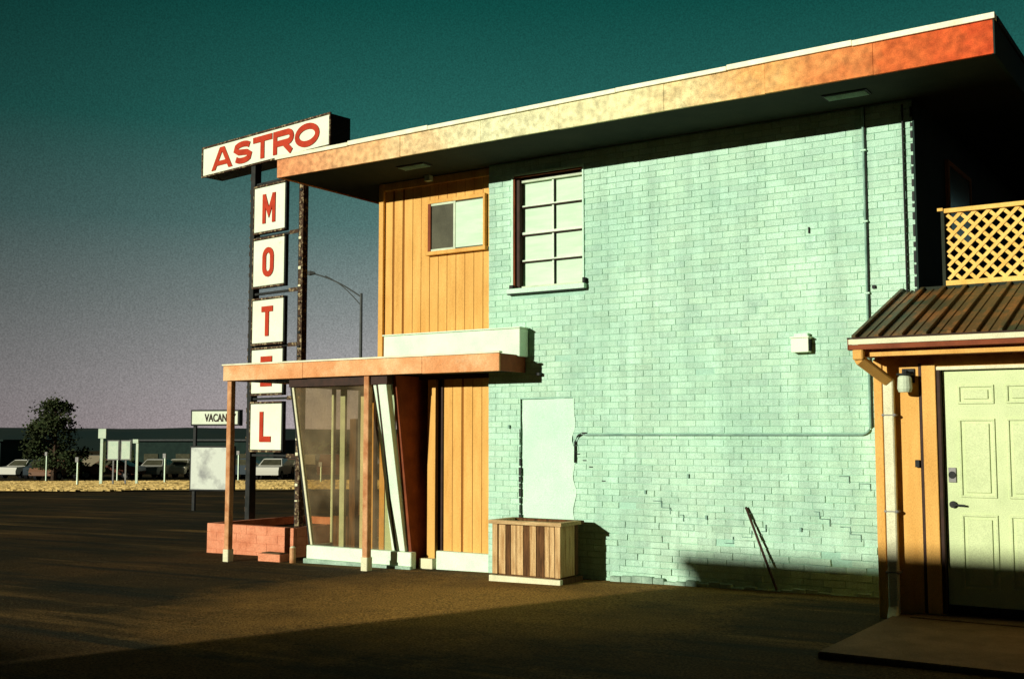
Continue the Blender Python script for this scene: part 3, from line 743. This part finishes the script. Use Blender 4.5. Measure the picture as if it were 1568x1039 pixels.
def letter(b, ch, x, z, w, h, t, y, key='signred', th=.012):
    k = t / 2; X0, X1, Z0, Z1 = x + k, x + w - k, z + k, z + h - k; zm = z + h * .5; xm = x + w / 2; e = .0007
    def rb(p, c=False, o=0): b.ribbon(p, t, y - o * e, th, key, c)
    if ch == 'A':
        def slab(pts, o=0): b.poly([(p[0], y - o * e, p[1]) for p in pts] + [(p[0], y + th, p[1]) for p in pts], [(0, 1, 2, 3), (7, 6, 5, 4), (0, 4, 5, 1), (1, 5, 6, 2), (2, 6, 7, 3), (3, 7, 4, 0)], key)
        q = t * 1.12
        slab([(x, z), (x + q, z), (xm + q * .42, z + h), (xm - q * .58, z + h)]); slab([(x + w - q, z), (x + w, z), (xm + q * .58, z + h), (xm - q * .42, z + h)], 1)
        slab([(x + w * .2, z + h * .18), (x + w * .8, z + h * .18), (x + w * .75, z + h * .18 + t * .8), (x + w * .25, z + h * .18 + t * .8)], 2)
    if ch == 'T': rb([(x, Z1), (x + w, Z1)]); rb([(xm, z), (xm, Z1)], o=1)
    if ch == 'L': rb([(X0, z + h), (X0, Z0), (x + w, Z0)])
    if ch == 'E': rb([(x + w, Z1), (X0, Z1), (X0, Z0), (x + w, Z0)]); rb([(X0, zm), (x + w * .9, zm)], o=1)
    if ch == 'O':
        p = arc_pts(xm, zm, w / 2 - k, h / 2 - k, 0, 345, 23)
        if h > w:
            r = w / 2 - k; p = arc_pts(xm, Z1 - r, r, r, 0, 180, 8) + arc_pts(xm, Z0 + r, r, r, 180, 360, 8)
        rb(p, True)
    if ch == 'M': rb([(X0, z), (X0, z + h)]); rb([(X1, z), (X1, z + h)]); rb([(X0, z + h - k * .7), (xm, z + h * .35), (X1, z + h - k * .7)], o=1)
    if ch == 'R':
        rz = (Z1 - zm + k * .4) / 2; zc = Z1 - rz
        rb([(X0, z), (X0, z + h)]); rb([(X0, Z1), (X1 - rz * 1.3, Z1)] + arc_pts(X1 - rz * 1.3, zc, rz * 1.3, rz, 75, -75, 8) + [(X1 - rz * 1.3, zc - rz), (X0, zc - rz)], o=1); rb([(xm + w * .02, zc - rz), (X1 - k * .1, z)], o=2)
    if ch == 'S':
        r1 = (Z1 - Z0) / 4; rx = w * .5 - k
        pts = arc_pts(xm, Z1 - r1, rx, r1, 25, 150, 7) + [(X0 + k * .15, Z1 - r1 * 1.2), (xm - rx * .55, zm + r1 * .16), (xm + rx * .55, zm - r1 * .16), (X1 - k * .15, Z0 + r1 * 1.2)] + arc_pts(xm, Z0 + r1, rx, r1, -30, -155, 7)
        rb(pts)
b = MB('astro_letters', sign, T)
xx = -1.08
for ch, w in zip('ASTRO', (.56, .47, .47, .49, .56)):
    letter(b, ch, xx, 5.757, w, .355, .092, -.028); xx += w + .03
b.build()
b = MB('motel_letters', sign, T)
for ch, (z0, z1) in zip('MOTEL', PZ):
    w = .31 if ch == 'M' else .27; letter(b, ch, .47 - w / 2, (z0 + z1) / 2 - .225, w, .45, .085 if ch != 'M' else .075, -.056)
b.build()
def text(body, cx, cz, w, h, y, name, parent, TT, key, off=.03, ext=.006):
    cu = bpy.data.curves.new(name, 'FONT'); cu.body = body; cu.size = 1; cu.offset = off; cu.extrude = ext / max(h, .1)
    cu.materials.append(M[key]); o = bpy.data.objects.new(name, cu); scene.collection.objects.link(o)
    bpy.context.view_layer.update()
    bb = [Vector(c) for c in o.bound_box]; mx = max(v.x for v in bb); mn = min(v.x for v in bb); my = max(v.y for v in bb); ny = min(v.y for v in bb)
    sx = w / (mx - mn); sy = h / (my - ny)
    L_ = Matrix.Translation((cx, y, cz)) @ Matrix.Rotation(math.pi / 2, 4, 'X') @ Matrix.Diagonal((sx, sy, h, 1)) @ Matrix.Translation((-(mx + mn) / 2, -(my + ny) / 2, 0))
    o.parent = parent; o.matrix_parent_inverse = Matrix.Translation(parent.location).inverted(); o.matrix_basis = TT @ L_
    return o

# ------------------------------------------------------------------ VACANCY sign
p = at(30, -7.86); vs = empty('vacancy_sign', p)
T2 = Matrix.Translation(p) @ Matrix.Rotation(D2R(20), 4, 'Z')
b = MB('boards', vs, T2); g = -p.z
b.box(-.65, .75, 0, .2, g + 1.78, g + 2.20, 'dark'); b.box(-.61, .71, -.012, -.001, g + 1.82, g + 2.16, 'signface')
b.box(-.65, .60, 0, .15, g + .08, g + 1.25, 'dark'); b.box(-.61, .56, -.012, -.001, g + .12, g + 1.21, 'reader')
b.box(-.60, -.52, .05, .13, -.1, g + 2.0, 'dark'); b.box(.44, .52, .05, .13, -.1, g + 2.0, 'dark'); b.build(bevel=.004)
text('VACANCY', .21, g + 1.99, .90, .21, -.016, 'vacancy_letters', vs, T2, 'darkwood', .02)

# ------------------------------------------------------------------ street lamp
p = at(45, -6.0)
b = MB('street_lamp'); z0 = p.z
top = Vector((p.x, p.y, 7.0)); tip = top + RT * -1.95 + Vector((0, 0, .95))
b.tube([(p.x, p.y, z0), (p.x, p.y, z0 + .5), (p.x, p.y, 7.15)], [.11, .09, .055], 'lamp_steel', 10)
def arm(a, e, sag):
    return [a.lerp(e, t) + Vector((0, 0, sag * math.sin(t * math.pi))) for t in [i / 8 for i in range(9)]]
b.tube(arm(top, tip, .12), .032, 'lamp_steel', 6); b.tube(arm(top + Vector((0, 0, -.35)), tip + RT * .5 + Vector((0, 0, -.1)), .15), .022, 'lamp_steel', 6)
e = tip - RT * .35 + Vector((0, 0, .05)); b.tube([tip + RT * .1, tip - RT * .1, e], [.05, .10, .05], 'lamp_steel', 8); b.build()

# ------------------------------------------------------------------ roadside signs
rs = at(60, -20.6); r = empty('roadside_sign', rs)
T3 = Matrix.Translation(rs) @ Matrix.Rotation(D2R(33.6), 4, 'Z'); g = -rs.z
b = MB('panels', r, T3)
b.box(-1.02, -.88, 0, .1, 0, g + 1.8, 'white'); b.box(-1.12, -.72, -.06, 0, g + 1.35, g + 1.85, 'white')
b.box(-.95, -.80, 0.11, .2, g - .4, g + 1.2, 'white')
for a, e in ((-.62, .0), (.08, .62)): b.box(a, e, -.06, .06, g + .22, g + 1.25, 'galv'); b.box(a + .05, e - .05, -.075, -.061, g + .27, g + 1.20, 'white')
b.box(-.35, -.28, 0, .08, 0, g + .25, 'galv'); b.box(.30, .37, 0, .08, 0, g + .25, 'galv'); b.box(.86, .98, 0, .1, 0, g + 1.3, 'white'); b.box(.70, .98, -.05, -.001, g + 1.1, g + 1.3, 'white')
b.build()
for px_r, D, h in ((-22.0, 58, 1.5), (-19.4, 64, 1.7), (-10.5, 63, 1.2), (-25.5, 74, 2.2), (-17.2, 72, 1.9), (-30.5, 75, 1.9)):
    p = at(D, px_r); b = MB('marker_post'); b.box(p.x - .04, p.x + .04, p.y - .04, p.y + .04, p.z - .1, p.z + h, 'white'); b.box(p.x - .12, p.x + .12, p.y - .08, p.y - .045, p.z + h - .25, p.z + h, 'galv'); b.build()

# ------------------------------------------------------------------ cars
def car(p, rot, color, kind=0):
    key = 'car%d' % len(M); M[key] = make_mat('car_paint', color, rough=.3, spec=.5, fine=0)
    T_ = Matrix.Translation(p) @ Matrix.Rotation(rot, 4, 'Z'); b = MB('parked_car', None, T_)
    H = 1.45 if kind == 0 else 1.75
    low = [(-2.25, .35), (-2.28, .62), (-2.15, .88), (-1.0 if kind == 0 else -1.2, .95), (1.4 if kind == 0 else 2.1, .97), (2.2, .9), (2.28, .6), (2.22, .35)]
    roof = [(-1.15, .95), (-.45, H - .03), (.1, H), (.85, H - .05), (1.65, .97)] if kind == 0 else [(-1.3, .95), (-.7, H - .03), (.2, H), (1.9, H - .04), (2.15, .95)]
    def ext(prof, w0, w1, k):
        n = len(prof); zs = [q[1] for q in prof]; zmx = max(zs); zmn = min(zs)
        pts = []
        for s in (-1, 1):
            for x, z in prof:
                w = w0 + (w1 - w0) * (z - zmn) / (zmx - zmn); pts.append((x, s * w, z))
        F = [tuple(range(n)), tuple(reversed(range(n, 2 * n)))] + [(i, (i + 1) % n, n + (i + 1) % n, n + i) for i in range(n)]
        b.poly(pts, F, k)
    ext(low, .88, .90, key); ext(roof, .84, .62, key)
    gl = [(x * .93 + .02, .99 + (z - .95) * .82) for x, z in roof]
    n = len(gl)
    for s in (-1, 1):
        b.poly([(x, s * (.855 - .22 * (z - .95) / (H - .95)), z) for x, z in gl], [tuple(range(n))], 'darkglass')
    b.poly([(-1.14, -.72, 1.0), (-1.14, .72, 1.0), (-.55, .6, H - .08), (-.55, -.6, H - .08)], [(0, 1, 2, 3)], 'darkglass')
    for x in (-1.4, 1.4):
        for s in (-1, 1):
            b.tube([(x, s * .70, .32), (x, s * .92, .32)], .33, 'tyre', 14); b.tube([(x, s * .92, .32), (x, s * .93, .32)], .19, 'galv', 10)
    b.build()
cols = [(.6, .6, .5), (.04, .05, .06), (.14, .05, .03), (.7, .7, .58), (.06, .08, .09), (.22, .19, .12), (.60, .58, .45), (.03, .03, .03), (.16, .08, .04), (.5, .5, .42)]
for i in range(18):
    D = 82 + random.uniform(-2, 8); rr = -38.5 + i * 1.6 + random.uniform(-.5, .5)
    car(at(D, rr), D2R(33.6 + random.choice([0, 90, 75, 100, 85])), cols[(i * 7) % 10], random.choice([0, 0, 1]))
car(at(80, -16.6), D2R(120), cols[3])

def shed(name, D, r0, r1, h, dep, roofkey):
    p = at(D, r0); T_ = Matrix.Translation((p.x, p.y, p.z)) @ Matrix.Rotation(D2R(33.6), 4, 'Z'); w = r1 - r0
    b = MB(name, None, T_); b.box(0, w, 0, dep, -.5, h, 'shade'); b.box(-.4, w + .4, -.4, dep + .4, h, h + .14, roofkey)
    x = 1.
    while x < w - 2: b.box(x, x + 1.4, -.05, -.01, .9, 2.0, 'darkglass'); x += 3.2
    b.build()
shed('roadside_store', 115, -38, -24, 3.3, 12, 'lamp_steel')
shed('roadside_store', 105, -62, -47, 3.2, 12, 'shade')

def tree(name, p, H, W, n, seed):
    random.seed(seed); b = MB(name)
    base = Vector(p)
    b.tube([base, base + Vector((.05, 0, H * .3)), base + Vector((-.05, .05, H * .6)), base + Vector((0, 0, H * .92))], [.2, .15, .09, .02], 'bark', 8)
    cl = []
    for i in range(30):
        t = random.uniform(.16, 1.0); rad = W * (.62 * math.sin(math.pi * min(1, .18 + t * .80)) ** .7) * random.uniform(.35, 1.1)
        a = random.uniform(0, 6.28); c = base + Vector((math.cos(a) * rad * .85, math.sin(a) * rad * .85, H * t * .97))
        cl.append((c, random.uniform(.08, .17) * W, random.uniform(.4, 1.6)))
        b.tube([base + Vector((0, 0, H * t * .75)), base.lerp(c, .5) + Vector((0, 0, H * t * .42)), c], [.05, .035, .012], 'bark', 5)
    for _ in range(n):
        c, s, k = random.choice(cl); d = Vector((random.gauss(0, 1), random.gauss(0, 1), random.gauss(0, .75))) * s * .62
        q = c + d; u = Vector((random.gauss(0, 1), random.gauss(0, 1), random.gauss(0, 1))).normalized(); v = u.orthogonal().normalized(); L_ = random.uniform(.05, .12) * (W / 3.7)
        kk = k * random.uniform(.7, 1.3)
        b.poly([q - u * L_, q + v * L_ * .6, q + u * L_, q - v * L_ * .6], [(0, 1, 2, 3)], 'leaf', (kk, kk, kk))
    b.build(fixn=False)
tree('roadside_tree', at(78, -31.2), 5.3, 4.2, 7000, 3)
random.seed(11)
b = MB('distant_trees')
for i in range(60):
    rr = random.uniform(-95, 60); D = random.uniform(135, 170); p = at(D, rr); h = random.uniform(1.5, 3.3); w = random.uniform(1.2, 3)
    for _ in range(70):
        q = p + Vector((random.gauss(0, w * .5), random.gauss(0, w * .5), h * random.uniform(.05, 1))); u = Vector((random.gauss(0, 1), random.gauss(0, 1), random.gauss(0, 1))).normalized(); v = u.orthogonal(); L_ = random.uniform(.2, .5)
        k = random.uniform(.5, 1.4); b.poly([q - u * L_, q + v * L_, q + u * L_, q - v * L_], [(0, 1, 2, 3)], 'leaf', (k, k, k))
b.build(fixn=False)

# ------------------------------------------------------------------ unseen shadow caster added behind the viewer
caster = empty('added_shadow_caster', (0, -14, 0))
b = MB('added_caster_walls', caster)
b.box(-13.9, 16, -22, -12, -.3, 5.08, 'shade'); b.box(-14.05, 16.2, -22.2, -11.98, 5.08, 5.24, 'redbrown'); b.box(-34, -13.92, -22, -12, -.5, 3.5, 'shade'); b.box(-34.2, -14.07, -22.2, -11.98, 3.5, 3.65, 'redbrown')
for i in range(8): b.box(-12 + i * 3.2, -10.8 + i * 3.2, -11.99, -11.95, .9, 2.1, 'darkglass')
b.build()

# ------------------------------------------------------------------ light
EL = D2R(11.3); AZ = D2R(21)
d = Vector((math.sin(AZ) * math.cos(EL), math.cos(AZ) * math.cos(EL), -math.sin(EL)))
sun = bpy.data.lights.new('sun', 'SUN'); sun.energy = 5.0; sun.angle = D2R(.5); sun.color = (1, .96, .84)
so = bpy.data.objects.new('sun', sun); so.rotation_euler = d.to_track_quat('-Z', 'Y').to_euler(); so.location = (-10, -20, 12); link(so)

w = bpy.data.worlds.new('World'); scene.world = w; w.use_nodes = True; t = w.node_tree; N = t.nodes; L = t.links
bg = N['Background']; bg.inputs[1].default_value = .1
sky = N.new('ShaderNodeTexSky'); sky.sky_type = 'NISHITA'; sky.sun_disc = False; sky.sun_elevation = EL; sky.sun_rotation = D2R(201)
tc = N.new('ShaderNodeTexCoord'); nm = N.new('ShaderNodeVectorMath'); nm.operation = 'NORMALIZE'; L.new(tc.outputs['Generated'], nm.inputs[0])
sp = N.new('ShaderNodeSeparateXYZ'); L.new(nm.outputs[0], sp.inputs[0])
rp = N.new('ShaderNodeValToRGB'); e = rp.color_ramp.elements
e[0].position = 0; e[0].color = (.40, .34, .35, 1); e[1].position = 1; e[1].color = (.001, .012, .010, 1)
for ps, c in ((.04, (.35, .325, .33)), (.11, (.20, .23, .225)), (.18, (.075, .155, .145)), (.26, (.016, .105, .088)), (.36, (.003, .058, .047)), (.6, (.001, .016, .013))):
    x = e.new(ps); x.color = (*c, 1)
L.new(sp.outputs['Z'], rp.inputs[0])
dt = N.new('ShaderNodeVectorMath'); dt.operation = 'DOT_PRODUCT'; dt.inputs[1].default_value = tuple(RT); L.new(nm.outputs[0], dt.inputs[0])
mr = N.new('ShaderNodeMapRange'); mr.interpolation_type = 'SMOOTHSTEP'; mr.inputs[1].default_value = -.52; mr.inputs[2].default_value = -.05; mr.inputs[3].default_value = .46; mr.inputs[4].default_value = 1.15; L.new(dt.outputs['Value'], mr.inputs[0])
df = N.new('ShaderNodeVectorMath'); df.operation = 'DOT_PRODUCT'; df.inputs[1].default_value = tuple(FW); L.new(nm.outputs[0], df.inputs[0])
m5 = N.new('ShaderNodeMapRange'); m5.inputs[1].default_value = .05; m5.inputs[2].default_value = .65; m5.inputs[3].default_value = .13; m5.inputs[4].default_value = 1; L.new(df.outputs['Value'], m5.inputs[0])
gn = N.new('ShaderNodeTexNoise'); gn.inputs['Scale'].default_value = 800; gn.inputs['Detail'].default_value = 1; L.new(nm.outputs[0], gn.inputs['Vector'])
gm = N.new('ShaderNodeMapRange'); gm.inputs[1].default_value = .25; gm.inputs[2].default_value = .75; gm.inputs[3].default_value = .78; gm.inputs[4].default_value = 1.22; L.new(gn.outputs['Fac'], gm.inputs[0])
mm = N.new('ShaderNodeMath'); mm.operation = 'MULTIPLY'; L.new(mr.outputs[0], mm.inputs[0]); L.new(gm.outputs[0], mm.inputs[1])
m6 = N.new('ShaderNodeMath'); m6.operation = 'MULTIPLY'; L.new(mm.outputs[0], m6.inputs[0]); L.new(m5.outputs[0], m6.inputs[1])
sc = N.new('ShaderNodeVectorMath'); sc.operation = 'SCALE'; L.new(rp.outputs[0], sc.inputs[0]); L.new(m6.outputs[0], sc.inputs['Scale'])
s10 = N.new('ShaderNodeVectorMath'); s10.operation = 'SCALE'; s10.inputs['Scale'].default_value = 10; L.new(sc.outputs[0], s10.inputs[0])
sk = N.new('ShaderNodeVectorMath'); sk.operation = 'SCALE'; sk.inputs['Scale'].default_value = .01; L.new(sky.outputs[0], sk.inputs[0])
ad = N.new('ShaderNodeVectorMath'); ad.operation = 'ADD'; L.new(s10.outputs[0], ad.inputs[0]); L.new(sk.outputs[0], ad.inputs[1])
L.new(ad.outputs[0], bg.inputs[0])

cam = bpy.data.cameras.new('camera'); cam.lens = 40; cam.sensor_width = 36; cam.clip_end = 4000; cam.clip_start = .05
co = bpy.data.objects.new('camera', cam); co.location = (0, 0, 1.55); co.rotation_euler = (D2R(90 + 4.77), 0, D2R(33.6)); link(co); scene.camera = co
scene.view_settings.view_transform = 'Standard'; scene.view_settings.look = 'None'; scene.view_settings.exposure = 0
